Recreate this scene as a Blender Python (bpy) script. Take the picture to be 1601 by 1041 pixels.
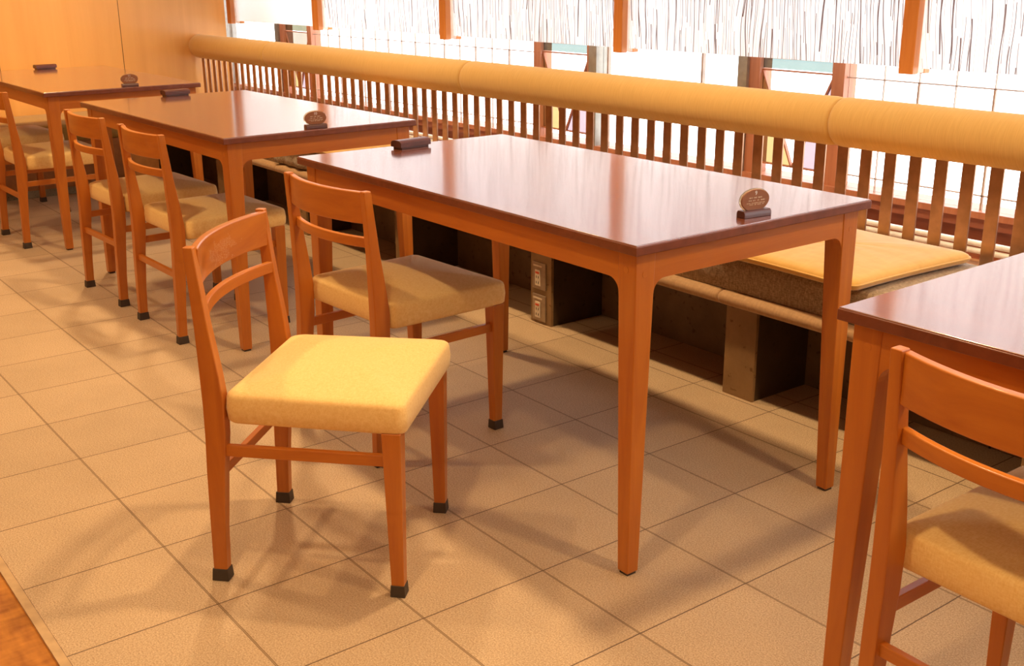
import bpy, bmesh, math, random
from mathutils import Vector, Matrix
S = bpy.context.scene
C = S.collection
for o in list(bpy.data.objects): bpy.data.objects.remove(o)
random.seed(7)

# ---------------------------------------------------------------- camera
F_PX, YAW, PITCH, ROLL = 1741.69, 2.4935, 0.3128, -0.0063
cam_d = bpy.data.cameras.new('camera'); cam = bpy.data.objects.new('camera', cam_d); C.objects.link(cam)
cam_d.sensor_fit = 'HORIZONTAL'; cam_d.sensor_width = 36.0; cam_d.lens = F_PX * 36.0 / 1601.0
cam_d.clip_start = 0.05; cam_d.clip_end = 100
fw = Vector((math.cos(PITCH)*math.cos(YAW), math.cos(PITCH)*math.sin(YAW), -math.sin(PITCH)))
rt = Vector((math.sin(YAW), -math.cos(YAW), 0)); up = rt.cross(fw)
r2 = rt*math.cos(ROLL) + up*math.sin(ROLL); u2 = -rt*math.sin(ROLL) + up*math.cos(ROLL)
M = Matrix((r2, u2, -fw)).transposed().to_4x4(); M.translation = Vector((1.4866, -1.4206, 1.2112))
cam.matrix_world = M
S.camera = cam
# ---------------------------------------------------------------- world, lights, exposure
S.view_settings.view_transform = 'Standard'; S.view_settings.look = 'None'
S.view_settings.gamma = 1.0; S.view_settings.exposure = 0.0; S.view_settings.use_curve_mapping = False
w = bpy.data.worlds.new('daylight'); S.world = w; w.use_nodes = True
bg = w.node_tree.nodes['Background']; bg.inputs[0].default_value = (0.93, 0.96, 1.0, 1); bg.inputs[1].default_value = 4.8
WARM = (1.0, 0.73, 0.40)
def lamp(name, x, y, z, power, radius, angle=150, blend=0.6, col=WARM, aim=None):
    l = bpy.data.lights.new(name, 'SPOT'); l.energy = power; l.shadow_soft_size = radius
    l.spot_size = math.radians(angle); l.spot_blend = blend; l.color = col
    o = bpy.data.objects.new(name, l); o.location = (x, y, z)
    if aim: o.rotation_euler = (Vector(aim)-Vector((x, y, z))).to_track_quat('-Z', 'Y').to_euler()
    C.objects.link(o)
for x in (2.3, 0.35, -1.6, -3.55): lamp('downlight', x, -1.15, 2.55, 78, 0.06, 104, 0.8)
lamp('wall_spot', -3.9, 0.25, 2.55, 170, 0.06, 80, 0.8, aim=(-5.8, -0.3, 1.0))
for x in (1.6, -0.3, -2.2, -4.1): lamp('downlight', x, 0.45, 2.55, 120, 0.07, 110)
for x, y in ((1.5, -2.6), (-2.0, -2.8), (-4.5, -2.6)):  # soft fill added out of view, standing for no real fixture
    l = bpy.data.lights.new('fill_light', 'AREA'); l.shape = 'SQUARE'; l.size = 1.4; l.energy = 10; l.color = WARM
    o = bpy.data.objects.new('fill_light', l); o.location = (x, y, 2.62); C.objects.link(o)

# ---------------------------------------------------------------- materials
def mat(name): 
    m = bpy.data.materials.new(name); m.use_nodes = True
    nt = m.node_tree; return m, nt, nt.nodes['Principled BSDF']
def N(nt, t, **kw):
    n = nt.nodes.new(t)
    for k, v in kw.items():
        if k.startswith('i_'):
            key = k[2:]; key = int(key) if key.isdigit() else key
            n.inputs[key].default_value = v
        else: setattr(n, k, v)
    return n
def L(nt, a, b): nt.links.new(a, b)
def ramp(nt, stops):
    r = nt.nodes.new('ShaderNodeValToRGB'); e = r.color_ramp.elements
    while len(e) < len(stops): e.new(0.5)
    for k, (p, c) in enumerate(stops): e[k].position = p; e[k].color = (*c, 1)
    return r
def coords(nt, scale, kind='Object'):
    tc = N(nt, 'ShaderNodeTexCoord'); mp = N(nt, 'ShaderNodeMapping'); mp.inputs['Scale'].default_value = scale
    L(nt, tc.outputs[kind], mp.inputs[0]); return mp.outputs[0]
def wood(name, dark, light, scale, rough=0.4, coat=0.18, contrast=(0.3, 0.7), bump=0.02, spec=0.5):
    m, nt, b = mat(name)
    v = coords(nt, scale)
    n = N(nt, 'ShaderNodeTexNoise', i_Scale=1.0, i_Detail=6.0, i_Roughness=0.6, i_Distortion=0.6); L(nt, v, n.inputs['Vector'])
    r = ramp(nt, [(contrast[0], dark), (contrast[1], light)]); L(nt, n.outputs[0], r.inputs[0])
    L(nt, r.outputs[0], b.inputs['Base Color'])
    b.inputs['Roughness'].default_value = rough; b.inputs['Coat Weight'].default_value = coat; b.inputs['Coat Roughness'].default_value = 0.12
    b.inputs['Specular IOR Level'].default_value = spec
    bp = N(nt, 'ShaderNodeBump', i_Strength=bump, i_Distance=0.002); L(nt, n.outputs[0], bp.inputs['Height']); L(nt, bp.outputs[0], b.inputs['Normal'])
    return m
OD, OL = (0.45, 0.115, 0.010), (0.59, 0.185, 0.018)
M_woodz = wood('orange_varnished_wood_upright', OD, OL, (26, 26, 2.2))
M_woodx = wood('orange_varnished_wood_across', OD, OL, (2.2, 26, 26))
M_woody = wood('orange_varnished_wood_along', OD, OL, (26, 2.2, 26))
M_top = wood('red_brown_lacquered_top', (0.17, 0.042, 0.020), (0.25, 0.068, 0.032), (2.0, 46, 30), rough=0.22, coat=1.0, bump=0.03, spec=0.8)
_t = M_top.node_tree.nodes['Principled BSDF']; _t.inputs['Coat Roughness'].default_value = 0.10; _t.inputs['Coat IOR'].default_value = 1.9; _t.inputs['IOR'].default_value = 1.7
M_edge = wood('dark_red_brown_edge', (0.15, 0.036, 0.016), (0.22, 0.058, 0.026), (30, 30, 30), rough=0.35, coat=0.2)
M_wall = wood('honey_wood_veneer', (0.78, 0.37, 0.090), (0.90, 0.47, 0.13), (9, 9, 0.5), rough=0.42, coat=0.15, contrast=(0.25, 0.75))
M_redwood = wood('red_brown_sill_wood', (0.26, 0.075, 0.035), (0.40, 0.13, 0.06), (3, 40, 40), rough=0.5, coat=0.1)
M_base = wood('mid_brown_bench_wood', (0.34, 0.13, 0.035), (0.44, 0.18, 0.05), (3, 20, 20), rough=0.5, coat=0.1)
M_frame = wood('red_brown_window_frame', (0.42, 0.15, 0.07), (0.55, 0.22, 0.11), (40, 40, 3), rough=0.5, coat=0.1)
M_post = wood('amber_post_wood', (0.60, 0.20, 0.045), (0.72, 0.28, 0.07), (40, 40, 3), rough=0.45, coat=0.1)
M_ledge = wood('pale_ledge_wood', (0.60, 0.30, 0.13), (0.72, 0.40, 0.20), (3, 30, 30), rough=0.5, coat=0.1)
M_lacquer = wood('dark_brown_lacquer', (0.075, 0.018, 0.013), (0.11, 0.028, 0.020), (20, 20, 20), rough=0.35, coat=0.3)
M_plaque = wood('walnut_plaque', (0.24, 0.085, 0.035), (0.36, 0.14, 0.06), (60, 8, 40), rough=0.4, coat=0.4)

def worn():
    m = M_woodx.copy(); m.name = 'scuffed_orange_varnish'; nt = m.node_tree; b = nt.nodes['Principled BSDF']
    old = b.inputs['Base Color'].links[0].from_socket
    tc = N(nt, 'ShaderNodeTexCoord')
    mp = N(nt, 'ShaderNodeMapping'); mp.inputs['Location'].default_value = (0.0, 0, -0.665); L(nt, tc.outputs['Object'], mp.inputs[0])
    n = N(nt, 'ShaderNodeTexNoise', i_Scale=110.0, i_Detail=3.0, i_Roughness=0.7, i_Distortion=2.5); L(nt, tc.outputs['Object'], n.inputs['Vector'])
    n2 = N(nt, 'ShaderNodeTexNoise', i_Scale=45.0, i_Detail=3.0); L(nt, tc.outputs['Object'], n2.inputs['Vector'])
    g = N(nt, 'ShaderNodeMath', operation='SUBTRACT', i_1=0.5); L(nt, n.outputs[0], g.inputs[0])
    a = N(nt, 'ShaderNodeMath', operation='ABSOLUTE'); L(nt, g.outputs[0], a.inputs[0])
    t = N(nt, 'ShaderNodeMath', operation='LESS_THAN', i_1=0.010); L(nt, a.outputs[0], t.inputs[0])
    # confined to a patch near the middle of the rail's lower half
    sep = N(nt, 'ShaderNodeSeparateXYZ'); L(nt, mp.outputs[0], sep.inputs[0])
    mx = N(nt, 'ShaderNodeMath', operation='MULTIPLY', i_1=14.0); L(nt, sep.outputs[0], mx.inputs[0])
    mz = N(nt, 'ShaderNodeMath', operation='MULTIPLY', i_1=40.0); L(nt, sep.outputs[2], mz.inputs[0])
    px = N(nt, 'ShaderNodeMath', operation='POWER', i_1=2.0); ax = N(nt, 'ShaderNodeMath', operation='ABSOLUTE'); L(nt, mx.outputs[0], ax.inputs[0]); L(nt, ax.outputs[0], px.inputs[0])
    pz = N(nt, 'ShaderNodeMath', operation='POWER', i_1=2.0); az = N(nt, 'ShaderNodeMath', operation='ABSOLUTE'); L(nt, mz.outputs[0], az.inputs[0]); L(nt, az.outputs[0], pz.inputs[0])
    s = N(nt, 'ShaderNodeMath', operation='ADD'); L(nt, px.outputs[0], s.inputs[0]); L(nt, pz.outputs[0], s.inputs[1])
    n3 = N(nt, 'ShaderNodeMath', operation='MULTIPLY', i_1=6.0); L(nt, n2.outputs[0], n3.inputs[0])
    s2 = N(nt, 'ShaderNodeMath', operation='ADD'); L(nt, s.outputs[0], s2.inputs[0]); L(nt, n3.outputs[0], s2.inputs[1])
    lt = N(nt, 'ShaderNodeMath', operation='LESS_THAN', i_1=3.7); L(nt, s2.outputs[0], lt.inputs[0])
    k = N(nt, 'ShaderNodeMath', operation='MULTIPLY'); L(nt, t.outputs[0], k.inputs[0]); L(nt, lt.outputs[0], k.inputs[1])
    k2 = N(nt, 'ShaderNodeMath', operation='MULTIPLY', i_1=0.8); L(nt, k.outputs[0], k2.inputs[0])
    mix = N(nt, 'ShaderNodeMix', data_type='RGBA'); mix.inputs[7].default_value = (0.85, 0.62, 0.42, 1)
    L(nt, k2.outputs[0], mix.inputs[0]); L(nt, old, mix.inputs[6]); L(nt, mix.outputs[2], b.inputs['Base Color'])
    b.inputs['Coat Weight'].default_value = 0.8
    return m
M_worn = worn()

def fabric(name, c1, c2, freq, rough=0.85, bump=0.25, sheen=0.2, threads=False):
    m, nt, b = mat(name)
    v1 = coords(nt, (freq*1.6, freq*0.06, freq*0.06) if threads else (freq*0.3, freq, freq)); v2 = coords(nt, (freq*0.7, freq*0.05, freq*0.05) if threads else (freq, freq*0.3, freq*0.3))
    a = N(nt, 'ShaderNodeTexNoise', i_Scale=1.0, i_Detail=3.0); L(nt, v1, a.inputs['Vector'])
    c = N(nt, 'ShaderNodeTexNoise', i_Scale=1.0, i_Detail=3.0); L(nt, v2, c.inputs['Vector'])
    s = N(nt, 'ShaderNodeMath', operation='ADD'); L(nt, a.outputs[0], s.inputs[0]); L(nt, c.outputs[0], s.inputs[1])
    h = N(nt, 'ShaderNodeMath', operation='MULTIPLY', i_1=0.5); L(nt, s.outputs[0], h.inputs[0])
    r = ramp(nt, [(0.35, c1), (0.65, c2)]); L(nt, h.outputs[0], r.inputs[0]); L(nt, r.outputs[0], b.inputs['Base Color'])
    b.inputs['Roughness'].default_value = rough; b.inputs['Sheen Weight'].default_value = sheen; b.inputs['Specular IOR Level'].default_value = 0.2
    bp = N(nt, 'ShaderNodeBump', i_Strength=bump, i_Distance=0.001); L(nt, h.outputs[0], bp.inputs['Height']); L(nt, bp.outputs[0], b.inputs['Normal'])
    return m
M_seat = fabric('yellow_ribbed_upholstery', (0.85, 0.52, 0.17), (0.95, 0.65, 0.26), 420)
M_roll = fabric('mustard_bolster_fabric', (0.70, 0.43, 0.145), (0.78, 0.50, 0.18), 340, bump=0.12, threads=True)
M_zabu = fabric('golden_velvet', (0.74, 0.41, 0.09), (0.82, 0.49, 0.13), 60, bump=0.1, sheen=0.6)
M_greyc = fabric('taupe_linen', (0.19, 0.125, 0.07), (0.52, 0.38, 0.24), 300)
M_pad = fabric('tan_textured_vinyl', (0.42, 0.24, 0.11), (0.54, 0.32, 0.16), 160, rough=0.6)
M_endc = fabric('shade_darkened_yellow_fabric', (0.36, 0.20, 0.045), (0.44, 0.26, 0.06), 260)  # end bench cushion: shade beside the table is put into the fabric colour
M_carpet = fabric('rust_mottled_carpet', (0.26, 0.075, 0.008), (0.62, 0.24, 0.035), 34, rough=0.95, bump=0.5)

def simple(name, col, rough=0.5, metal=0.0, **kw):
    m, nt, b = mat(name); v = coords(nt, (30, 30, 30))
    n = N(nt, 'ShaderNodeTexNoise', i_Scale=1.0, i_Detail=4.0); L(nt, v, n.inputs['Vector'])
    r = ramp(nt, [(0.3, tuple(c*0.85 for c in col)), (0.7, tuple(min(1, c*1.12) for c in col))]); L(nt, n.outputs[0], r.inputs[0])
    L(nt, r.outputs[0], b.inputs['Base Color']); b.inputs['Roughness'].default_value = rough; b.inputs['Metallic'].default_value = metal
    for k, v in kw.items(): b.inputs[k.replace('_', ' ')].default_value = v
    return m
M_rubber = simple('dark_brown_rubber', (0.055, 0.035, 0.022), 0.6)
M_white = simple('white_painted_metal', (0.92, 0.92, 0.90), 0.5)
M_greycol = simple('grey_steel_mullion', (0.33, 0.30, 0.25), 0.4, 0.5)
M_jamb = simple('pale_grey_jamb', (0.85, 0.82, 0.76), 0.5)
M_muntin = simple('thin_beige_muntin', (0.48, 0.36, 0.28), 0.5)
M_plate = simple('brushed_steel_plate', (0.42, 0.33, 0.24), 0.35, 0.7)
M_socket = simple('ivory_socket', (0.72, 0.60, 0.45), 0.5)
M_red = simple('red_print', (0.65, 0.08, 0.03), 0.6)
M_print = simple('cream_print', (0.90, 0.74, 0.55), 0.6)
M_printw = simple('white_print', (0.95, 0.93, 0.9), 0.5)
M_plaster = simple('warm_cream_plaster', (0.60, 0.50, 0.38), 0.9)
M_ceil = simple('white_ceiling_board', (0.62, 0.55, 0.44), 0.9)
M_dark = simple('dark_slot', (0.02, 0.012, 0.008), 0.7)
M_bronze = simple('satin_bronze_slat', (0.42, 0.24, 0.14), 0.28, 0.85)
M_groove = simple('pale_groove_inset', (0.80, 0.62, 0.50), 0.6)
M_strip = simple('beige_floor_edging', (0.52, 0.33, 0.17), 0.6)
M_acryl = simple('clear_amber_acrylic', (0.95, 0.80, 0.50), 0.05, 0.0, Transmission_Weight=0.9, IOR=1.45)

def stone(name, c1, c2, scale=60, rough=0.55, spots=None):
    m, nt, b = mat(name); v = coords(nt, (1, 1, 1))
    n = N(nt, 'ShaderNodeTexNoise', i_Scale=7.0, i_Detail=8.0, i_Roughness=0.65); L(nt, v, n.inputs['Vector'])
    r = ramp(nt, [(0.32, c1), (0.68, c2)]); L(nt, n.outputs[0], r.inputs[0])
    n2 = N(nt, 'ShaderNodeTexNoise', i_Scale=float(scale), i_Detail=2.0, i_Roughness=0.5); L(nt, v, n2.inputs['Vector'])
    r2_ = ramp(nt, [(0.30, spots or (0.6, 0.5, 0.4)), (0.36, (1, 1, 1))]); L(nt, n2.outputs[0], r2_.inputs[0])
    mx = N(nt, 'ShaderNodeMix', data_type='RGBA', blend_type='MULTIPLY', i_0=1.0); L(nt, r.outputs[0], mx.inputs[6]); L(nt, r2_.outputs[0], mx.inputs[7])
    L(nt, mx.outputs[2], b.inputs['Base Color']); b.inputs['Roughness'].default_value = rough
    bp = N(nt, 'ShaderNodeBump', i_Strength=0.15, i_Distance=0.002); L(nt, n2.outputs[0], bp.inputs['Height']); L(nt, bp.outputs[0], b.inputs['Normal'])
    return m
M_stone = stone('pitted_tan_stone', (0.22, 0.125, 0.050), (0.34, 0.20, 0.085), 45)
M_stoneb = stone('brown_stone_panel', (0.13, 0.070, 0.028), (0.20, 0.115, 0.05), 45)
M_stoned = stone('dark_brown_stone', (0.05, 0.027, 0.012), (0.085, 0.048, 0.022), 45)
M_granite = stone('speckled_granite', (0.20, 0.17, 0.10), (0.42, 0.36, 0.24), 120, 0.5, (0.15, 0.12, 0.08))

def floor_mat():
    m, nt, b = mat('beige_stone_floor_tile')
    tc = N(nt, 'ShaderNodeTexCoord'); sep = N(nt, 'ShaderNodeSeparateXYZ'); L(nt, tc.outputs['Object'], sep.inputs[0])
    def mth(op, a, c=None):
        n = N(nt, 'ShaderNodeMath', operation=op)
        for i, x in enumerate((a, c)):
            if x is None: continue
            if isinstance(x, (int, float)): n.inputs[i].default_value = x
            else: L(nt, x, n.inputs[i])
        return n.outputs[0]
    P = 0.2995
    wob = N(nt, 'ShaderNodeTexNoise', i_Scale=30.0, i_Detail=2.0); L(nt, tc.outputs['Object'], wob.inputs['Vector'])
    wv = mth('MULTIPLY', mth('SUBTRACT', wob.outputs[0], 0.5), 0.006)
    ux = mth('DIVIDE', mth('SUBTRACT', sep.outputs[0], 0.149), P); uy = mth('DIVIDE', mth('SUBTRACT', sep.outputs[1], -0.103), 0.3005)
    fx = mth('ABSOLUTE', mth('SUBTRACT', mth('FRACT', mth('ADD', mth('ADD', ux, wv), 0.5)), 0.5)); fy = mth('ABSOLUTE', mth('SUBTRACT', mth('FRACT', mth('ADD', mth('ADD', uy, wv), 0.5)), 0.5))
    jx = mth('LESS_THAN', fx, 0.0050); jy = mth('MAXIMUM', mth('LESS_THAN', fy, 0.0080), mth('LESS_THAN', mth('ABSOLUTE', mth('SUBTRACT', sep.outputs[1], 0.975)), 0.0016))
    joint = mth('MAXIMUM', jx, jy)
    dark = mth('MAXIMUM', jx, mth('MULTIPLY', mth('GREATER_THAN', fy, 0.0048), jy))
    cell = N(nt, 'ShaderNodeCombineXYZ'); L(nt, mth('FLOOR', ux), cell.inputs[0]); L(nt, mth('FLOOR', uy), cell.inputs[1])
    wn = N(nt, 'ShaderNodeTexWhiteNoise', noise_dimensions='2D'); L(nt, cell.outputs[0], wn.inputs['Vector'])
    n1 = N(nt, 'ShaderNodeTexNoise', i_Scale=300.0, i_Detail=4.0, i_Roughness=0.75); L(nt, tc.outputs['Object'], n1.inputs['Vector'])
    n2 = N(nt, 'ShaderNodeTexNoise', i_Scale=5.0, i_Detail=6.0, i_Roughness=0.6); L(nt, tc.outputs['Object'], n2.inputs['Vector'])
    r = ramp(nt, [(0.36, (0.33, 0.205, 0.105)), (0.5, (0.51, 0.343, 0.205)), (0.64, (0.64, 0.465, 0.29))]); L(nt, n1.outputs[0], r.inputs[0])
    hsv = N(nt, 'ShaderNodeHueSaturation'); L(nt, r.outputs[0], hsv.inputs['Color'])
    val = mth('ADD', mth('MULTIPLY', wn.outputs[0], 0.10), mth('ADD', mth('MULTIPLY', n2.outputs[0], 0.30), 0.80)); L(nt, val, hsv.inputs['Value'])
    mix = N(nt, 'ShaderNodeMix', data_type='RGBA'); L(nt, joint, mix.inputs[0]); L(nt, hsv.outputs[0], mix.inputs[6]); mix.inputs[7].default_value = (0.33, 0.21, 0.11, 1)
    mix2 = N(nt, 'ShaderNodeMix', data_type='RGBA'); L(nt, dark, mix2.inputs[0]); L(nt, mix.outputs[2], mix2.inputs[6]); mix2.inputs[7].default_value = (0.13, 0.07, 0.035, 1)
    L(nt, mix2.outputs[2], b.inputs['Base Color']); b.inputs['Roughness'].default_value = 0.55; b.inputs['Specular IOR Level'].default_value = 0.35
    hgt = mth('SUBTRACT', mth('MULTIPLY', n1.outputs[0], 0.3), joint)
    bp = N(nt, 'ShaderNodeBump', i_Strength=0.22, i_Distance=0.0012); L(nt, hgt, bp.inputs['Height']); L(nt, bp.outputs[0], b.inputs['Normal'])
    return m
M_floor = floor_mat()

def pane_mat(name, tint, gloss=0.06):
    tint = tuple(c**0.5 for c in tint)
    m, nt, b = mat(name); nt.nodes.remove(b); out = nt.nodes['Material Output']
    t = N(nt, 'ShaderNodeBsdfTransparent'); n = N(nt, 'ShaderNodeTexNoise', i_Scale=12.0); v = coords(nt, (1, 1, 1)); L(nt, v, n.inputs['Vector'])
    r = ramp(nt, [(0.3, tuple(c*0.97 for c in tint)), (0.7, tint)]); L(nt, n.outputs[0], r.inputs[0]); L(nt, r.outputs[0], t.inputs[0])
    g = N(nt, 'ShaderNodeBsdfGlossy', i_Roughness=0.03); mx = N(nt, 'ShaderNodeMixShader', i_0=gloss)
    L(nt, t.outputs[0], mx.inputs[1]); L(nt, g.outputs[0], mx.inputs[2]); L(nt, mx.outputs[0], out.inputs[0]); return m
M_glass = pane_mat('clear_window_glass', (0.98, 0.98, 0.98))
M_teal = pane_mat('pale_teal_glass', (0.155, 0.20, 0.185))
M_yellow = pane_mat('pale_yellow_glass', (0.30, 0.20, 0.08))
M_pink = pane_mat('pale_pink_glass', (0.26, 0.19, 0.20))
M_beige = pane_mat('beige_backed_glass', (0.25, 0.21, 0.16))
M_olive = pane_mat('olive_glass', (0.15, 0.14, 0.09))

def shade_mat(name, lines, col):
    m, nt, b = mat(name); nt.nodes.remove(b); out = nt.nodes['Material Output']
    d = N(nt, 'ShaderNodeBsdfDiffuse'); t = N(nt, 'ShaderNodeBsdfTranslucent'); tr = N(nt, 'ShaderNodeBsdfTransparent')
    m1 = N(nt, 'ShaderNodeMixShader', i_0=0.40 if lines else 0.40); L(nt, d.outputs[0], m1.inputs[1]); L(nt, t.outputs[0], m1.inputs[2])
    m2 = N(nt, 'ShaderNodeMixShader', i_0=0.02 if lines else 0.0); L(nt, m1.outputs[0], m2.inputs[1]); L(nt, tr.outputs[0], m2.inputs[2]); L(nt, m2.outputs[0], out.inputs[0])
    if not lines:
        n = N(nt, 'ShaderNodeTexNoise', i_Scale=200.0); v = coords(nt, (1, 1, 1)); L(nt, v, n.inputs['Vector'])
        r = ramp(nt, [(0.3, tuple(c*0.97 for c in col)), (0.7, col)]); L(nt, n.outputs[0], r.inputs[0])
        L(nt, r.outputs[0], d.inputs[0]); L(nt, r.outputs[0], t.inputs[0]); return m
    tc = N(nt, 'ShaderNodeTexCoord'); sep = N(nt, 'ShaderNodeSeparateXYZ'); L(nt, tc.outputs['Object'], sep.inputs[0])
    def mth(op, a, c=None):
        n = N(nt, 'ShaderNodeMath', operation=op)
        for i, x in enumerate((a, c)):
            if x is None: continue
            if isinstance(x, (int, float)): n.inputs[i].default_value = x
            else: L(nt, x, n.inputs[i])
        return n.outputs[0]
    total = None
    for freq, seed, slope, ln, wd in ((78, 1.3, 0.05, 0.66, 0.078), (41, 9.1, 0.01, 0.45, 0.066), (29, 4.7, 0.09, 0.45, 0.054)):
        nz = N(nt, 'ShaderNodeTexNoise', noise_dimensions='2D', i_Scale=1.0, i_Detail=1.0)
        cv = N(nt, 'ShaderNodeCombineXYZ'); L(nt, mth('MULTIPLY', sep.outputs[0], 6.0), cv.inputs[0]); L(nt, mth('MULTIPLY', sep.outputs[2], 2.5), cv.inputs[1]); L(nt, cv.outputs[0], nz.inputs['Vector'])
        x = mth('ADD', sep.outputs[0], mth('ADD', mth('MULTIPLY', sep.outputs[2], slope), mth('MULTIPLY', nz.outputs[0], 0.05)))
        u = mth('MULTIPLY', x, freq); cl = mth('FLOOR', u); fr = mth('SUBTRACT', u, cl)
        wn = N(nt, 'ShaderNodeTexWhiteNoise', noise_dimensions='1D'); L(nt, mth('ADD', cl, seed*17.3), wn.inputs['W'])
        wn2 = N(nt, 'ShaderNodeTexWhiteNoise', noise_dimensions='1D'); L(nt, mth('ADD', cl, seed*31.7+0.5), wn2.inputs['W'])
        off = mth('ADD', mth('MULTIPLY', wn.outputs[0], 0.6), 0.2)
        line = mth('LESS_THAN', mth('ABSOLUTE', mth('SUBTRACT', fr, off)), mth('MULTIPLY', mth('ADD', wn2.outputs[0], 0.35), wd))
        vz = mth('FRACT', mth('ADD', mth('MULTIPLY', sep.outputs[2], 2.2), mth('MULTIPLY', wn2.outputs[0], 9.0)))
        seg = mth('LESS_THAN', vz, mth('ADD', mth('MULTIPLY', wn.outputs[0], 0.5), ln))
        a = mth('MULTIPLY', mth('MULTIPLY', line, seg), mth('ADD', mth('MULTIPLY', wn2.outputs[0], 0.45), 0.52))
        total = a if total is None else mth('MAXIMUM', total, a)
    mix = N(nt, 'ShaderNodeMix', data_type='RGBA'); L(nt, total, mix.inputs[0]); mix.inputs[6].default_value = (*col, 1); mix.inputs[7].default_value = (0.09, 0.030, 0.022, 1)
    L(nt, mix.outputs[2], d.inputs[0]); L(nt, mix.outputs[2], t.inputs[0])
    return m
M_shade = shade_mat('white_reed_print_shade', True, (0.86, 0.86, 0.88))
M_shadep = shade_mat('plain_cream_shade', False, (0.93, 0.91, 0.88))

# ---------------------------------------------------------------- mesh helpers
def obj(name, bm, m, parent=None, bevel=0.0, smooth=False, seg=2, label=None):
    bmesh.ops.recalc_face_normals(bm, faces=bm.faces)
    me = bpy.data.meshes.new(name); bm.to_mesh(me); bm.free(); me.materials.append(m)
    for p in me.polygons: p.use_smooth = smooth
    o = bpy.data.objects.new(name, me); C.objects.link(o)
    if parent: o.parent = parent
    if bevel:
        md = o.modifiers.new('bevel', 'BEVEL'); md.width = bevel; md.segments = seg; md.limit_method = 'ANGLE'; md.angle_limit = math.radians(40)
        for p in me.polygons: p.use_smooth = True
        md.harden_normals = True
    if label: o['label'] = label
    return o
def box(bm, x0, x1, y0, y1, z0, z1):
    v = [bm.verts.new(p) for p in ((x0,y0,z0),(x1,y0,z0),(x1,y1,z0),(x0,y1,z0),(x0,y0,z1),(x1,y0,z1),(x1,y1,z1),(x0,y1,z1))]
    for f in ((0,3,2,1),(4,5,6,7),(0,1,5,4),(1,2,6,5),(2,3,7,6),(3,0,4,7)): bm.faces.new([v[i] for i in f])
    return bm
def B(*a): return box(bmesh.new(), *a)
def loft(rings, cap=True, closed=True):
    bm = bmesh.new(); R = [[bm.verts.new(p) for p in r] for r in rings]; n = len(R[0])
    for a, b in zip(R, R[1:]):
        for i in range(n if closed else n-1): bm.faces.new((a[i], a[(i+1) % n], b[(i+1) % n], b[i]))
    if cap: bm.faces.new(R[0][::-1]); bm.faces.new(R[-1])
    return bm
def rect(x0, x1, y0, y1, z): return [(x0,y0,z),(x1,y0,z),(x1,y1,z),(x0,y1,z)]
def prism(pts, axis, a, b):
    """pts 2D outline extruded along axis ('x','y','z') from a to b"""
    f = {'x': lambda p, t: (t, p[0], p[1]), 'y': lambda p, t: (p[0], t, p[1]), 'z': lambda p, t: (p[0], p[1], t)}[axis]
    return loft([[f(p, a) for p in pts], [f(p, b) for p in pts]])
def rrect(hx0, hx1, y0, y1, r, n=5):
    """rounded trapezoid outline: half width hx0 at y0, hx1 at y1"""
    pts = []
    for cx, cy, a0 in ((hx0-r, y0+r, -90), (hx1-r, y1-r, 0), (-hx1+r, y1-r, 90), (-hx0+r, y0+r, 180)):
        for k in range(n+1):
            a = math.radians(a0 + 90*k/n); pts.append((cx+r*math.cos(a), cy+r*math.sin(a)))
    return pts
def puff(outline, levels, dome, dome_steps=6, dome_bot=0.0, wob=0.0):
    """stack of inset copies of an outline, closed above by a shallow dome (and below by another)"""
    cx = sum(p[0] for p in outline)/len(outline); cy = sum(p[1] for p in outline)/len(outline)
    hx = max(abs(p[0]-cx) for p in outline); hy = max(abs(p[1]-cy) for p in outline)
    def ring(z, ins, sc=1.0):
        return [(cx+(x-cx)*(1-ins/hx)*sc, cy+(y-cy)*(1-ins/hy)*sc, z + (wob*math.sin(x*31+y*17)*math.sin(y*27-x*9) if sc < 1 else 0)) for x, y in outline]
    rings = []
    if dome_bot:
        z0, i0 = levels[0]
        for k in range(dome_steps, 0, -1): s = 1-(k/(dome_steps+0.3)); rings.append(ring(z0 - dome_bot*(1-s**2.2), i0, s))
    rings += [ring(z, i) for z, i in levels]
    z1, i1 = levels[-1]
    for k in range(1, dome_steps+1): s = 1-(k/(dome_steps+0.3)); rings.append(ring(z1 + dome*(1-s**2.2), i1, s))
    return loft(rings)
def tube(pts, r, n=10, cap=True):
    rings = []
    for i, p in enumerate(pts):
        p = Vector(p); d = (Vector(pts[min(i+1, len(pts)-1)])-Vector(pts[max(i-1, 0)])).normalized()
        a = Vector((0, 0, 1)) if abs(d.z) < 0.9 else Vector((1, 0, 0)); u = d.cross(a).normalized(); v = d.cross(u)
        rings.append([tuple(p+u*r*math.cos(2*math.pi*k/n)+v*r*math.sin(2*math.pi*k/n)) for k in range(n)])
    return loft(rings, cap)
def empty(name, loc=(0,0,0), rz=0.0):
    o = bpy.data.objects.new(name, None); o.location = loc; o.rotation_euler = (0, 0, rz); o.empty_display_size = 0.1; C.objects.link(o); return o
def tag(o, label, cat, group=None, kind=None):
    o['label'] = label; o['category'] = cat
    if group: o['group'] = group
    if kind: o['kind'] = kind
    return o
def struct(o, label=None):
    o['kind'] = 'structure'
    if label: o['label'] = label
    return o
def copy_tree(o, parent=None):
    c = o.copy(); C.objects.link(c)
    if parent: c.parent = parent
    for ch in list(o.children): copy_tree(ch, c)
    return c

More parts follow.
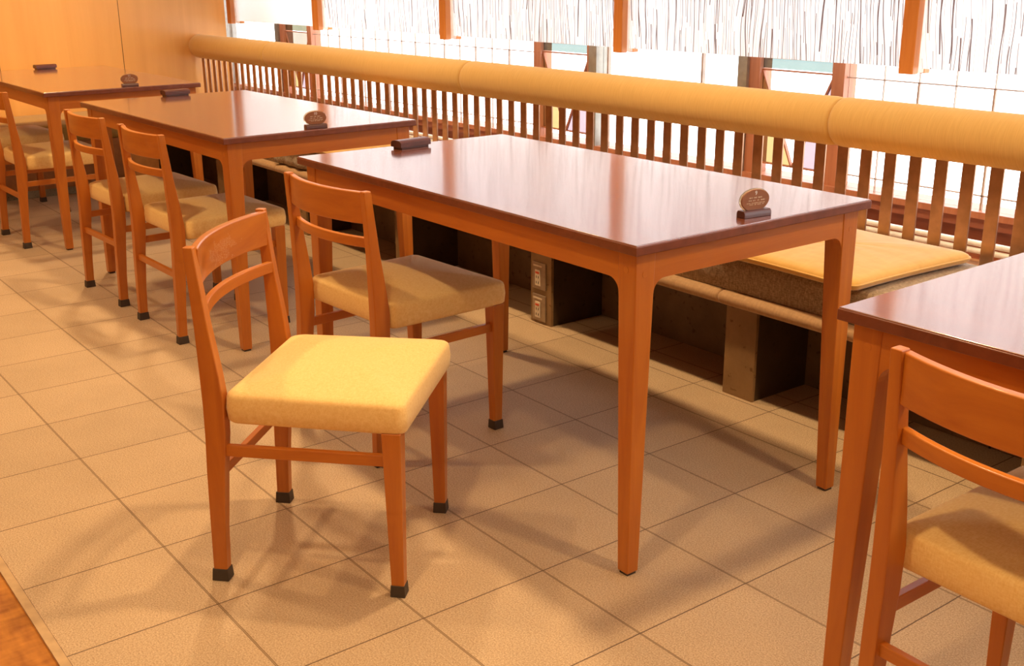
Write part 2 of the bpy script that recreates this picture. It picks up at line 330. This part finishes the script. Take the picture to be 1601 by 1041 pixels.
# ---------------------------------------------------------------- the room
X0, X1, YB = -5.80, 3.6, -4.2
struct(obj('floor', B(-6.9, X1, -1.004, 2.35, -0.06, 0.0), M_floor), 'beige square stone floor tiles with thin dark joints')
struct(obj('floor', B(-6.9, X1, YB, -1.022, -0.06, -0.002), M_carpet), 'rust orange mottled carpet beyond the beige edging')
struct(obj('trim_1', B(-6.9, X1, -1.022, -1.004, -0.06, 0.003), M_strip), 'narrow beige edging strip between tiles and carpet')
struct(obj('ceiling', B(-6.9, X1, YB, 2.35, 2.7, 2.78), M_ceil))
# end wall: veneer boards with dark seams, at x = X0, y up to 1.76
wl = struct(obj('wall_left', B(X0-0.10, X0-0.004, YB, 1.72, 0, 2.7), M_dark), 'honey coloured wood veneer end wall with thin dark seams')
ys = [-4.2, -3.45, -2.71, -1.96, -1.22, -0.475, 0.270, 1.014, 1.72]
for a, b in zip(ys, ys[1:]):
    o = obj('veneer_panel', B(X0-0.02, X0, a+0.002, b-0.002, 0.05, 2.7), M_wall, wl)
struct(obj('baseboard_left', B(X0-0.03, X0+0.012, YB, 0.2, 0, 0.05), M_granite), 'speckled granite skirting')
struct(obj('wall_back', B(-6.9, X1, YB-0.1, YB, 0, 2.7), M_plaster))
struct(obj('wall_right', B(X1, X1+0.1, YB, 2.35, 0, 2.7), M_plaster))
struct(obj('wall_far', B(-7.0, -6.9, 1.0, 2.35, 0, 2.7), M_plaster))
# window wall: low stone-brown wainscot, sill, lintel, header above the glass
YW = 2.0
ww = struct(obj('wall_window', B(-6.9, X1, YW+0.02, YW+0.14, 0, 0.43), M_redwood), 'dark red brown wood wall below the window sill')
struct(obj('trim_2', B(-6.9, X1, YW-0.035, YW+0.10, 0.434, 0.456), M_frame), 'red brown wooden window sill')
struct(obj('trim_3', B(-6.9, X1, YW-0.022, YW+0.02, 0.400, 0.434), M_redwood), 'red brown rail under the window sill')
struct(obj('wall_window', B(-6.9, X1, YW+0.0, YW+0.14, 2.35, 2.7), M_plaster))
for z in (0.375, 0.351):
    pp = struct(obj('trim_4', tube([(-6.8, 1.88, z), (X1-0.05, 1.88, z)], 0.0095, 10), M_white, smooth=True), 'white painted pipe running along behind the bench slats')
    if z < 0.36:
        for k in range(11): obj('pipe_bracket', B(-6.3+0.9*k, -6.28+0.9*k, 1.888, 1.893, 0.30, 0.38), M_white, pp)
struct(obj('trim_5', B(-6.9, X1, YW-0.03, YW+0.02, 0.30, 0.315), M_redwood))
struct(obj('wall_window', B(-6.9, X1, 1.56, YW+0.02, 0.27, 0.30), M_ledge), 'pale wooden ledge between the bench slats and the window')
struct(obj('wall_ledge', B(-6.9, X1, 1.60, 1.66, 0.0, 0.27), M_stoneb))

# windows: each bay is one object with panes, muntins and frame bars as children
wn = [0]
def window(label):
    wn[0] += 1; e = empty('window_%d' % wn[0], (0, YW, 0.456)); struct(e, label); return e
def wpart(name, bm, m, e, **k):
    bmesh.ops.translate(bm, verts=bm.verts, vec=(0, -YW, -0.456)); return obj(name, bm, m, e, **k)
ZT = 2.35
def bar(e, x0, x1, m, name='frame_bar', y0=-0.02, y1=0.05, z0=0.456, z1=ZT): return wpart(name, B(x0, x1, YW+y0, YW+y1, z0, z1), m, e)
def diag_window(x0, left=True, plain=False):
    """x0: inner left of the leaded pane, 0.335 wide"""
    x1 = x0+0.336
    e = window('narrow window with slanting leads and coloured glass')
    bar(e, x0-0.052, x0, M_frame); bar(e, x1, x1+0.054, M_frame)
    if left: bar(e, x0-0.098, x0-0.052, M_greycol, 'steel_mullion', y0=-0.035)
    else: bar(e, x1+0.030, x1+0.082, M_greycol, 'steel_mullion', y0=-0.035)
    zb, zt = 0.498, 0.853
    g = 0.006
    def quad(name, pts, m):
        wpart(name, loft([[(x, YW, z) for x, z in pts], [(x, YW+0.004, z) for x, z in pts]]), m, e)
    quad('coloured_pane', [(x0, zt+g), (x1, zt+g), (x1, 0.896), (x0, 0.896)], M_olive if plain else M_teal)
    quad('coloured_pane', [(x0, zb), (x0+0.165, zb), (x0, zt)], M_yellow)
    quad('coloured_pane', [(x1, zb), (x1, zt), (x1-0.165, zb)], M_pink)
    quad('pane', [(x0, zt), (x0+0.166, zb), (x1-0.166, zb), (x1, zt)], M_beige if plain else M_glass)
    quad('pane', [(x0, 0.456), (x1, 0.456), (x1, zb-g), (x0, zb-g)], M_glass)
    quad('pane', [(x0, 0.902), (x1, 0.902), (x1, ZT), (x0, ZT)], M_glass)
    for z in (zb, zt, 0.899): wpart('lead', B(x0, x1, YW-0.006, YW+0.008, z-0.003, z+0.003), M_frame, e)
    for a, b in ((x0, x0+0.166), (x1, x1-0.166)):
        d = 0.0032
        wpart('lead', loft([[(a-d, YW-0.006, zt), (a+d, YW-0.006, zt), (b+d, YW-0.006, zb), (b-d, YW-0.006, zb)], [(a-d, YW+0.008, zt), (a+d, YW+0.008, zt), (b+d, YW+0.008, zb), (b-d, YW+0.008, zb)]]), M_frame, e)
    return e
def lattice_window(x0, x1, verts, label='white window with a fine muntin lattice'):
    e = window(label)
    wpart('pane', B(x0, x1, YW+0.006, YW+0.010, 0.456, ZT), M_glass, e)
    for z in (0.503, 0.848): wpart('muntin', B(x0, x1, YW-0.004, YW+0.005, z-0.002, z+0.002), M_muntin, e)
    for k, x in enumerate(verts):
        h = 0.0038 if k % 2 else 0.0014
        wpart('muntin', B(x-h*0.9, x+h*0.9, YW-0.004, YW+0.005, 0.456, ZT if k % 2 == 0 else 0.848), M_muntin, e)
        if k % 2: wpart('muntin', B(x-0.0012, x+0.0012, YW-0.004, YW+0.005, 0.848, ZT), M_muntin, e)
    return e
# clear bay far left with pale jamb
e = window('clear window beside the wood veneer end wall')
wpart('pane', B(-6.25, -5.59, YW+0.006, YW+0.010, 0.456, ZT), M_glass, e)
bar(e, -6.9, -6.33, M_jamb, 'jamb', y0=-0.03); bar(e, -6.33, -6.25, M_jamb, 'jamb_edge', y0=-0.01)
diag_window(-5.487, True, True)
lattice_window(-5.097, -2.819, [-4.906+0.1437*k for k in range(14)])
diag_window(-2.767, False)
e = window('clear window with one slim upright bar')
wpart('pane', B(-2.349, -1.518, YW+0.006, YW+0.010, 0.456, ZT), M_glass, e)
for x in (-2.300, -1.731): wpart('muntin', B(x-0.005, x+0.005, YW-0.01, YW+0.006, 0.456, ZT), M_muntin, e)
diag_window(-1.420, True)
lattice_window(-1.030, 1.20, [-0.877+0.1375*k for k in range(15)])
diag_window(1.26, False)
e = window('clear window at the near end'); wpart('pane', B(1.68, X1, YW+0.006, YW+0.010, 0.456, ZT), M_glass, e)

# hanging wooden posts between the shades, ending just below them
def post(x0, x1, n):
    y0 = 1.70
    o = obj('trim_%d' % n, B(x0, x1, y0, y0+0.030, 0.903, 2.7), M_post, bevel=0.002)
    struct(o, 'amber wooden post hanging between two window shades')
    obj('groove_inset', B(x0+0.004, x1-0.002, y0+0.030, y0+0.062, 0.906, 2.7), M_groove, o)
    obj('rear_batten', B(x0, x1, y0+0.062, y0+0.092, 0.903, 2.7), M_post, o, bevel=0.002)
posts = [(-5.725, -5.665), (-4.527, -4.455), (-3.208, -3.150), (-1.950, -1.898), (-0.625, -0.573), (0.70, 0.752), (2.02, 2.072)]
for k, (a, b) in enumerate(posts): post(a, b, 6+k)
sh = ['plain opaque cream window shade beside the wood end wall', 'sheer reed-print shade next to the plain cream shade', 'sheer reed-print shade behind the joint of the bolster, second after the plain one',
      'wide sheer reed-print shade above the clear blue-white window', 'sheer reed-print shade at the right edge of the photo', 'sheer reed-print shade outside the right edge of the photo']
for k in range(5):
    a = posts[k][1]+0.004; b = posts[k+1][0]-0.004
    e = empty('window_shade', (a, 1.738, 0.92)); tag(e, sh[k], 'window shade', 'window shades hung between the wooden posts')
    n = 16; rings = []
    bm = bmesh.new()
    vs = [[bm.verts.new(((b-a)*i/n, 0.004*math.sin(i*1.1+k+j*0.4), 1.75*j/6)) for i in range(n+1)] for j in range(7)]
    for j in range(6):
        for i in range(n): bm.faces.new((vs[j][i], vs[j][i+1], vs[j+1][i+1], vs[j+1][i]))
    obj('shade_cloth', bm, M_shadep if k == 0 else M_shade, e, smooth=True)

# ---------------------------------------------------------------- long bench
bench = empty('slatted_bench', (0, 1.25, 0))
tag(bench, 'long built-in bench with bronze slat back and stone base under the windows', 'bench')
def bpart(name, bm, m, par=bench, **k):
    bmesh.ops.translate(bm, verts=bm.verts, vec=(0, -1.25, 0)); return obj(name, bm, m, par, **k)
BX0, BX1 = -5.78, 1.75
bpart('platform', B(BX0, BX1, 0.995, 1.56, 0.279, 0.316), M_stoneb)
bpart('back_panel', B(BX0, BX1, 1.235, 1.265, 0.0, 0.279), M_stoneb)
pil = []
k = 0; x = -0.5875
while x > -5.6: pil.append(x); x -= 0.937
x = -0.5875+0.937
while x < BX1: pil.append(x); x += 0.937
for x in sorted(pil):
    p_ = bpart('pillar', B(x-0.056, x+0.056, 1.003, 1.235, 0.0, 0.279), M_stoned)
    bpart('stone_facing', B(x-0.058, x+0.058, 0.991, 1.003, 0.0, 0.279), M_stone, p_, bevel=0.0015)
    if abs(x+1.5245) < 0.02: outp = p_
    bpart('panel_joint', B(x-0.07-0.20, x-0.065-0.20, 1.232, 1.236, 0.0, 0.279), M_dark)
# two steel socket plates on one pillar
for z0, z1 in ((0.010, 0.108), (0.128, 0.228)):
    pl_ = bpart('outlet_cover', B(-1.567, -1.493, 0.985, 0.991, z0, z1), M_plate, outp, bevel=0.002)
    zc = (z0+z1)/2-0.006
    bpart('socket_strip', B(-1.548, -1.520, 0.982, 0.985, zc-0.030, zc+0.028), M_socket, outp)
    bpart('printed_mark', B(-1.545, -1.524, 0.9812, 0.982, zc+0.014, zc+0.021), M_red, outp)
    for dx in (-0.006, 0.006):
        for dz in (-0.018, 0.002): bpart('socket_slot', B(-1.534+dx-0.0012, -1.534+dx+0.0012, 0.9812, 0.982, zc+dz-0.005, zc+dz+0.004), M_dark, outp)
    bpart('label_strip', B(-1.560, -1.512, 0.9840, 0.9852, z1-0.017, z1-0.011), M_socket, outp)
# padded front edge in joined lengths
edges = [BX0, -5.06, -3.59, -2.125, -0.66, 0.80, BX1]
for a, b in zip(edges, edges[1:]):
    n = 14; rings = []
    for (x, s) in ((a+0.001, 0.80), (a+0.006, 0.97), (a+0.016, 1.0), (b-0.016, 1.0), (b-0.006, 0.97), (b-0.001, 0.80)):
        rings.append([(x, 0.985+0.025*s*math.cos(2*math.pi*k/n)*1.1, 0.299+0.0215*s*math.sin(2*math.pi*k/n)) for k in range(n)])
    bpart('edge_padding', loft(rings), M_pad, smooth=True)
# slats
k = 0; x = -5.737
while x < 1.7:
    bpart('back_slat', B(x, x+0.0400, 1.505, 1.512, 0.316, 0.72), M_bronze, bevel=0.0012, seg=1); x += 0.08568
bpart('slat_rail', B(BX0, BX1, 1.515, 1.535, 0.72, 0.75), M_bronze)
# bolster: round upholstered lengths
bx = [-5.775, -4.655, -2.66, -0.675, 1.32, 1.75]
for a, b in zip(bx, bx[1:]):
    n = 28; rings = []
    prof = [(0.0005, 0.60), (0.003, 0.90), (0.010, 0.975), (0.028, 1.0)]
    if a == bx[0]: prof = [(0.0005, 0.45), (0.006, 0.78), (0.018, 0.92), (0.04, 1.0)]
    left = [(a+d, s) for d, s in prof]; right = [(b-d, s) for d, s in [(0.0005, 0.60), (0.003, 0.90), (0.010, 0.975), (0.028, 1.0)]][::-1]
    mid = [(a+(b-a)*t/10, 1.0+0.004*math.sin(t*2.3+a)) for t in range(1, 10)]
    for (x, s) in left+mid+right:
        rings.append([(x, 1.50+0.074*s*math.cos(2*math.pi*q/n), 0.766+0.0755*s*math.sin(2*math.pi*q/n)) for q in range(n)])
    bpart('backrest_bolster', loft(rings), M_roll, smooth=True)

# linen seat cushions lying on the bench
cl = ['taupe linen seat pad on the long bench at the far end by the wood wall', 'taupe linen seat pad on the long bench behind the second table',
      'taupe linen seat pad on the long bench behind the middle table', 'taupe linen seat pad on the long bench behind the nearest table']
cx = [-5.12, -3.65, -1.70, 0.35, 1.75]
cx = [-5.70, -3.65, -1.70, 0.25, 1.72]
for k, (a, b) in enumerate(zip(cx, cx[1:])):
    hx = (b-a)/2-0.004
    out = rrect(hx, hx, 0.990-1.25, 1.492-1.25, 0.012, 4)
    bm = puff(out, [(0.318, 0.006), (0.323, 0.0), (0.395, 0.0), (0.407, 0.003), (0.414, 0.012)], 0.004)
    o = obj('seat_pad', bm, M_greyc, smooth=True); o.location = ((a+b)/2, 1.25, 0)
    tag(o, cl[k], 'seat cushion', 'taupe seat pads on the long bench')
# rumpled end of the linen cover hanging between the second and middle tables
bm = bmesh.new(); nx, ny = 40, 10
vs = []
for j in range(ny+1):
    row = []
    for i in range(nx+1):
        u = i/nx; t = j/ny
        prof = [(0.972, 0.330), (0.970, 0.352), (0.974, 0.378), (0.985, 0.402), (1.01, 0.420), (1.05, 0.426), (1.10, 0.428), (1.16, 0.427), (1.22, 0.425), (1.28, 0.422), (1.34, 0.417)][j]
        fold = math.sin(u*34+t*2.5)*0.006*(1-t*0.6)+math.sin(u*19+1+t*5)*0.004
        row.append(bm.verts.new((-3.60+0.62*u, prof[0]-fold*(1 if j < 5 else 0), prof[1]+(fold*0.9+0.003 if j >= 3 else 0))))
    vs.append(row)
for j in range(ny):
    for i in range(nx): bm.faces.new((vs[j][i], vs[j][i+1], vs[j+1][i+1], vs[j+1][i]))
bmesh.ops.translate(bm, verts=bm.verts, vec=(3.3, -1.1, -0.33))
cov = obj('linen_cover', bm, M_greyc, smooth=True); cov.location = (3.3*-1, 1.1, 0.33)
md = cov.modifiers.new('cloth', 'SOLIDIFY'); md.thickness = 0.004
tag(cov, 'rumpled taupe cloth draped over the bench front between the second and middle tables', 'cloth')

def zabuton(x0, x1, y0, y1, z, rz, label):
    hx, hy = (x1-x0)/2, (y1-y0)/2
    out = rrect(hx, hx, -hy, hy, 0.035, 6)
    # sides bow in a little between the corners
    out = [(x*(1-0.035*(1-min(1, abs(y)/hy)**2)), y*(1-0.035*(1-min(1, abs(x)/hx)**2))) for x, y in out]
    pts = []
    for i in range(len(out)):
        a = out[i]; b = out[(i+1) % len(out)]; d = math.dist(a, b); n = max(1, int(d/0.03))
        for k in range(n): 
            t = k/n; pts.append((a[0]+(b[0]-a[0])*t, a[1]+(b[1]-a[1])*t))
    bow = [(x*(1-0.03*(1-min(1, abs(y)/hy)**2)), y*(1-0.03*(1-min(1, abs(x)/hx)**2))) for x, y in pts]
    bm = puff(bow, [(0.004, 0.022), (0.007, 0.008), (0.014, 0.001), (0.022, 0.0), (0.030, 0.003), (0.036, 0.012), (0.040, 0.028)], 0.014, 7, 0.002, wob=0.0012)
    o = obj('floor_cushion', bm, M_zabu, smooth=True); o.location = ((x0+x1)/2, (y0+y1)/2, z); o.rotation_euler = (0, 0, rz)
    loop = [(x*1.003, y*1.003, 0.022) for x, y in bow]; loop.append(loop[0])
    obj('piping', tube(loop, 0.0028, 6), M_zabu, o, smooth=True)
    tag(o, label, 'cushion', 'golden square cushions on the bench')
zabuton(-0.70, -0.165, 0.945, 1.475, 0.417, -0.035, 'golden square cushion on the bench right of the middle table')
zabuton(-3.52, -2.99, 0.955, 1.485, 0.417, 0.02, 'golden square cushion on the bench, mostly hidden behind the second table')

# ---------------------------------------------------------------- end bench on the left wall
eb = empty('end_bench', (-5.48, -0.2, 0)); tag(eb, 'short wood-fronted bench along the left end wall behind the farthest table', 'bench')
def ebp(name, bm, m, **k):
    bmesh.ops.translate(bm, verts=bm.verts, vec=(5.48, 0.2, 0)); return obj(name, bm, m, eb, **k)
ebp('granite_plinth', B(-5.785, -5.190, -1.6, 0.950, 0.0, 0.045), M_granite)
ebp('base', B(-5.785, -5.175, -1.6, 0.950, 0.045, 0.30), M_base)
for a, b in ((-1.6, -0.32), (-0.31, 0.945)):
    out = [(x-5.47, y+(a+b)/2) for x, y in rrect(0.30, 0.30, -(b-a)/2, (b-a)/2, 0.02, 4)]
    ebp('seat_cushion', puff(out, [(0.302, 0.006), (0.308, 0), (0.38, 0), (0.395, 0.004), (0.402, 0.014)], 0.012), M_endc, smooth=True)

# ---------------------------------------------------------------- tables
TL, TW, TH = 1.394, 0.726, 0.72
def make_table(label):
    t = empty('dining_table'); tag(t, label, 'table', 'wooden dining tables in a row along the bench')
    # origin at right near corner of the top; table spans x -TL..0, y 0..TW
    obj('tabletop', B(-TL+0.0015, -0.0015, 0.0015, TW-0.0015, 0.716, TH), M_top, t, bevel=0.002, seg=2)
    obj('edge_band', B(-TL, 0, 0, TW, 0.699, 0.7175), M_edge, t, bevel=0.002, seg=2, label='dark red-brown edge')
    I, S0, S1 = 0.019, 0.052, 0.031
    def legm(sx, sy):
        def ax(s, lo, hi, wdt): return (lo, lo+wdt) if s < 0 else (hi-wdt, hi)
        rings = []
        for z, wdt in ((0.006, S1), (0.60, S0-0.003), (0.699, S0)):
            x0, x1 = ax(sx, -TL+I, -I, wdt); y0, y1 = ax(sy, I, TW-I, wdt); rings.append(rect(x0, x1, y0, y1, z))
        return rings
    for sx in (-1, 1):
        for sy in (-1, 1):
            lg = obj('leg', loft(legm(sx, sy)), M_woodz, t, bevel=0.0025)
            cx_ = (-TL+I+S1/2) if sx < 0 else (-I-S1/2); cy_ = (I+S1/2) if sy < 0 else (TW-I-S1/2)
            obj('foot_pad', B(cx_-0.012, cx_+0.012, cy_-0.012, cy_+0.012, 0.0, 0.006), M_rubber, lg)
            # wooden plug discs near the top of both outer faces
            xo = -TL+I if sx < 0 else -I; yo = I if sy < 0 else TW-I
            for ax_ in ('x', 'y'):
                ring = []
                for rr, dd in ((0.007, 0.0), (0.007, 0.0006)):
                    if ax_ == 'y':
                        cxx = xo+(0.028 if sx < 0 else -0.028); s = -1 if sy < 0 else 1
                        ring.append([(cxx+rr*math.cos(q*math.pi/6), yo+s*dd, 0.662+rr*math.sin(q*math.pi/6)) for q in range(12)])
                    else:
                        cyy = yo+(0.024 if sy < 0 else -0.024); s = -1 if sx < 0 else 1
                        ring.append([(xo+s*dd, cyy+rr*math.cos(q*math.pi/6), 0.655+rr*math.sin(q*math.pi/6)) for q in range(12)])
                obj('wood_plug', loft(ring), M_woodx, lg)
    # aprons with rounded brackets into the legs
    def apron_outline(a, b, r=0.030):
        za, zb = 0.699, 0.640
        pts = [(a, za), (b, za), (b, zb-r)]
        for q in range(1, 7): ang = math.radians(90*q/6); pts.append((b-r+r*math.cos(ang), zb-r+r*math.sin(ang)))
        for q in range(0, 6): ang = math.radians(90+90*q/6); pts.append((a+r+r*math.cos(ang), zb-r+r*math.sin(ang)))
        pts.append((a, zb-r)); return pts
    e0 = I+S0-0.002
    obj('apron', prism(apron_outline(-TL+e0, -e0), 'y', I+0.002, I+0.022), M_woodx, t)
    obj('apron', prism(apron_outline(-TL+e0, -e0), 'y', TW-I-0.022, TW-I-0.002), M_woodx, t)
    obj('apron', prism(apron_outline(e0, TW-e0), 'x', -I-0.022, -I-0.002), M_woody, t)
    obj('apron', prism(apron_outline(e0, TW-e0), 'x', -TL+I+0.002, -TL+I+0.022), M_woody, t)
    return t
T = [(0, 0, 0), (-1.871, -0.0144, 0.012), (-3.7399, -0.0448, 0.0028), (1.8743, -0.0086, 0.0161)]
tlab = ['middle wooden dining table with glossy red-brown top, between the second and the nearest table',
        'wooden dining table second from the left wall, with two chairs tucked in',
        'farthest wooden dining table, standing against the wood veneer wall',
        'nearest wooden dining table cut off by the right edge of the photo']
t0 = make_table(tlab[0]); tabs = [t0]
for k in range(1, 4):
    c = copy_tree(t0); c['label'] = tlab[k]; c.location = (T[k][0], T[k][1], 0); c.rotation_euler = (0, 0, T[k][2]); tabs.append(c)

# ---------------------------------------------------------------- chairs
def curved_rail(z0, z1, half, v_end, v_mid, th, arch=0.0):
    n = 16; rings = []
    for i in range(n+1):
        u = -half+2*half*i/n; s = (u/half)**2; v = v_mid+(v_end-v_mid)*s; zz = z1-arch*s
        rings.append([(u, v-th/2, z0), (u, v+th/2, z0), (u, v+th/2, zz), (u, v-th/2, zz)])
    return loft(rings)
def make_chair(label, top_mat):
    t = empty('dining_chair'); tag(t, label, 'chair', 'wooden dining chairs with yellow seats')
    WB, WF, D = 0.183, 0.189, 0.385
    for s in (1, -1):
        prof = [(0.0, -0.015, 0.015), (0.12, -0.012, 0.020), (0.25, -0.008, 0.031), (0.33, -0.004, 0.040), (0.40, -0.003, 0.042), (0.46, -0.004, 0.036), (0.56, -0.007, 0.022), (0.65, -0.012, 0.012), (0.716, -0.016, 0.005)]
        wd = lambda z: 0.0115+0.0025*min(1, z/0.3)-0.0045*max(0, (z-0.42)/0.3)
        rings = [rect(s*WB-wd(z), s*WB+wd(z), a, b, z) for z, a, b in prof]
        rings[0] = [(x, y, 0.006) for x, y, z in rings[0]]
        lg = obj('leg', loft(rings), M_woodz, t, bevel=0.0028, label='rear leg running up into the back post')
        obj('foot_cap', loft([rect(s*WB-0.0150, s*WB+0.0150, -0.0185, 0.0185, 0.0), rect(s*WB-0.0130, s*WB+0.0130, -0.0165, 0.0172, 0.027)]), M_rubber, lg, bevel=0.0015)
        rings = [rect(s*WF-h, s*WF+h, D-h*1.05, D+h*1.05, z) for z, h in ((0.006, 0.0125), (0.18, 0.0155), (0.362, 0.0185))]
        lg = obj('leg', loft(rings), M_woodz, t, bevel=0.0025)
        obj('foot_cap', loft([rect(s*WF-0.0158, s*WF+0.0158, D-0.0158, D+0.0158, 0.0), rect(s*WF-0.0145, s*WF+0.0145, D-0.0145, D+0.0145, 0.026)]), M_rubber, lg, bevel=0.0015)
        obj('stretcher', loft([[(s*WB-0.007, 0.02, 0.284), (s*WB+0.007, 0.02, 0.284), (s*WB+0.007, 0.02, 0.308), (s*WB-0.007, 0.02, 0.308)],
                               [(s*WF-0.007, D-0.012, 0.286), (s*WF+0.007, D-0.012, 0.286), (s*WF+0.007, D-0.012, 0.310), (s*WF-0.007, D-0.012, 0.310)]]), M_woody, t, bevel=0.002)
    obj('stretcher', B(-WB+0.008, WB-0.008, 0.002, 0.016, 0.226, 0.248), M_woodx, t, bevel=0.002)
    half = WB-0.005
    obj('top_rail', curved_rail(0.634, 0.712, half, 0.002, -0.030, 0.017), top_mat, t, bevel=0.0035)
    obj('back_rail', curved_rail(0.572, 0.598, half, 0.012, -0.022, 0.014), M_woodx, t, bevel=0.003)
    out = []
    for cx_, cy_, r_, a0 in ((0.200-0.026, 0.042+0.026, 0.026, -90), (0.208-0.020, 0.415-0.020, 0.020, 0), (-0.208+0.020, 0.415-0.020, 0.020, 90), (-0.200+0.026, 0.042+0.026, 0.026, 180)):
        for k in range(7): ang = math.radians(a0+15*k); out.append((cx_+r_*math.cos(ang), cy_+r_*math.sin(ang)))
    pts = []
    for i in range(len(out)):
        a = out[i]; b = out[(i+1) % len(out)]; n = max(1, int(math.dist(a, b)/0.03))
        for k in range(n): pts.append((a[0]+(b[0]-a[0])*k/n, a[1]+(b[1]-a[1])*k/n))
    obj('seat', puff(pts, [(0.360, 0.010), (0.3605, 0.004), (0.366, 0.0), (0.390, -0.002), (0.412, 0.0), (0.418, 0.0022), (0.4215, 0.006), (0.4255, 0.016)], 0.020, 9), M_seat, t, smooth=True)
    return t
ch = [('chair pulled out and turned sideways in the foreground, back rail scuffed', -0.667, -0.520, 0.756),
      ('chair tucked under the left half of the middle table', -1.011, -0.110, 1.626),
      ('chair at the right half of the second table, the nearer of its pair', -2.297, -0.124, 1.588),
      ('chair at the left half of the second table, the farther of its pair', -2.879, -0.132, 1.610),
      ('chair at the right half of the farthest table, near the left photo edge', -4.114, -0.158, 1.588),
      ('chair at the farthest table, only its seat corner inside the left photo edge', -4.842, -0.150, 1.62),
      ('chair at the nearest table, cut off by the right photo edge', 0.833, -0.115, 1.54)]
ca = make_chair(ch[0][0], M_worn)
cb = make_chair(ch[1][0], M_woodx)
chairs = [ca, cb]+[copy_tree(cb) for _ in range(5)]
for c, (lb, x, y, a) in zip(chairs, ch):
    c['label'] = lb; c.location = (x, y, 0); c.rotation_euler = (0, 0, a-math.pi/2)

# ---------------------------------------------------------------- things on the tables
def sign(x, y, rz, number, label):
    e = empty('table_sign', (x, y, TH), rz); tag(e, label, 'sign', 'oval number signs on the tables')
    # faces +x; width along y
    base = [(-0.013, 0), (0.013, 0), (0.013, 0.010), (0.009, 0.015), (-0.009, 0.015), (-0.013, 0.010)]
    obj('stand', prism([(a, b) for a, b in base], 'y', -0.037, 0.037) if False else loft([[(p[0], -0.037, p[1]) for p in base], [(p[0], 0.037, p[1]) for p in base]]), M_lacquer, e, bevel=0.001)
    def oval(ry, rz_, xa, xb, cz=0.034):
        f = lambda x_, s: [(x_, ry*s*math.cos(q*math.pi/18)*(1+0.05*math.sin(q*math.pi/18)), cz+rz_*s*math.sin(q*math.pi/18)) for q in range(36)]
        return loft([f(xa, 0.97), f(xa+0.0008, 1.0), f(xb-0.0008, 1.0), f(xb, 0.97)])
    pq = obj('plaque', oval(0.0385, 0.0235, -0.001, 0.003), M_plaque, e)
    obj('acrylic_back', oval(0.0405, 0.0255, -0.004, -0.001), M_acryl, e)
    fc = bpy.data.curves.new('number', 'FONT'); fc.body = number; fc.size = 0.0125; fc.align_x = 'CENTER'; fc.align_y = 'CENTER'; fc.extrude = 0.0002
    to = bpy.data.objects.new('number', fc); C.objects.link(to)
    dg = bpy.context.evaluated_depsgraph_get(); me = bpy.data.meshes.new_from_object(to.evaluated_get(dg)); bpy.data.objects.remove(to)
    me.materials.clear(); me.materials.append(M_printw)
    me.transform(Matrix(((0, 0, 1, 0.0033), (1, 0, 0, 0), (0, 1, 0, 0.0495), (0, 0, 0, 1))))
    no = bpy.data.objects.new('number', me); C.objects.link(no); no.parent = pq
    bm = bmesh.new(); rnd = random.Random(3)
    for z, hw, h in ((0.0400, 0.018, 0.0024), (0.0342, 0.025, 0.0024), (0.0288, 0.024, 0.0014), (0.0255, 0.022, 0.0014)):
        y_ = -hw
        while y_ < hw:
            w_ = rnd.uniform(0.0012, 0.0022)
            if rnd.random() < 0.85:
                box(bm, 0.0029, 0.0033, y_, y_+w_*0.35, z-h/2, z+h/2); box(bm, 0.0029, 0.0033, y_, y_+w_, z+rnd.uniform(-h/2, h/3), z+rnd.uniform(h/3, h/2)+0.0003)
            y_ += w_+0.0009
    obj('small_print', bm, M_print, pq)
    return e
sign(-0.045, 0.380, -0.12, '9', 'oval brown number sign on the right end of the middle table')
sign(-1.897, 0.325, -0.10, '10', 'oval brown number sign on the right end of the second table')
sign(-3.765, 0.350, -0.10, '11', 'oval brown number sign on the farthest table')
def lacq(x, y, rz, label):
    e = empty('lacquer_box', (x, y, TH), rz); tag(e, label, 'box', 'dark lacquer boxes on the tables')
    obj('base', B(-0.020, 0.020, -0.051, 0.051, 0, 0.010), M_lacquer, e, bevel=0.001)
    prof = [(-0.024, 0.006), (0.024, 0.006), (0.024, 0.019), (0.019, 0.0235), (0.010, 0.0255), (0, 0.026), (-0.010, 0.0255), (-0.019, 0.0235), (-0.024, 0.019)]
    obj('lid', loft([[(p[0], -0.057, p[1]) for p in prof], [(p[0], 0.057, p[1]) for p in prof]]), M_lacquer, e, bevel=0.0012)
lacq(-1.335, 0.345, 0.12, 'dark brown lacquer box on the far left end of the middle table')
lacq(-3.245, 0.365, 0.08, 'dark brown lacquer box on the left end of the second table')
lacq(-5.095, 0.340, 0.10, 'dark brown lacquer box on the farthest table near the wood wall')
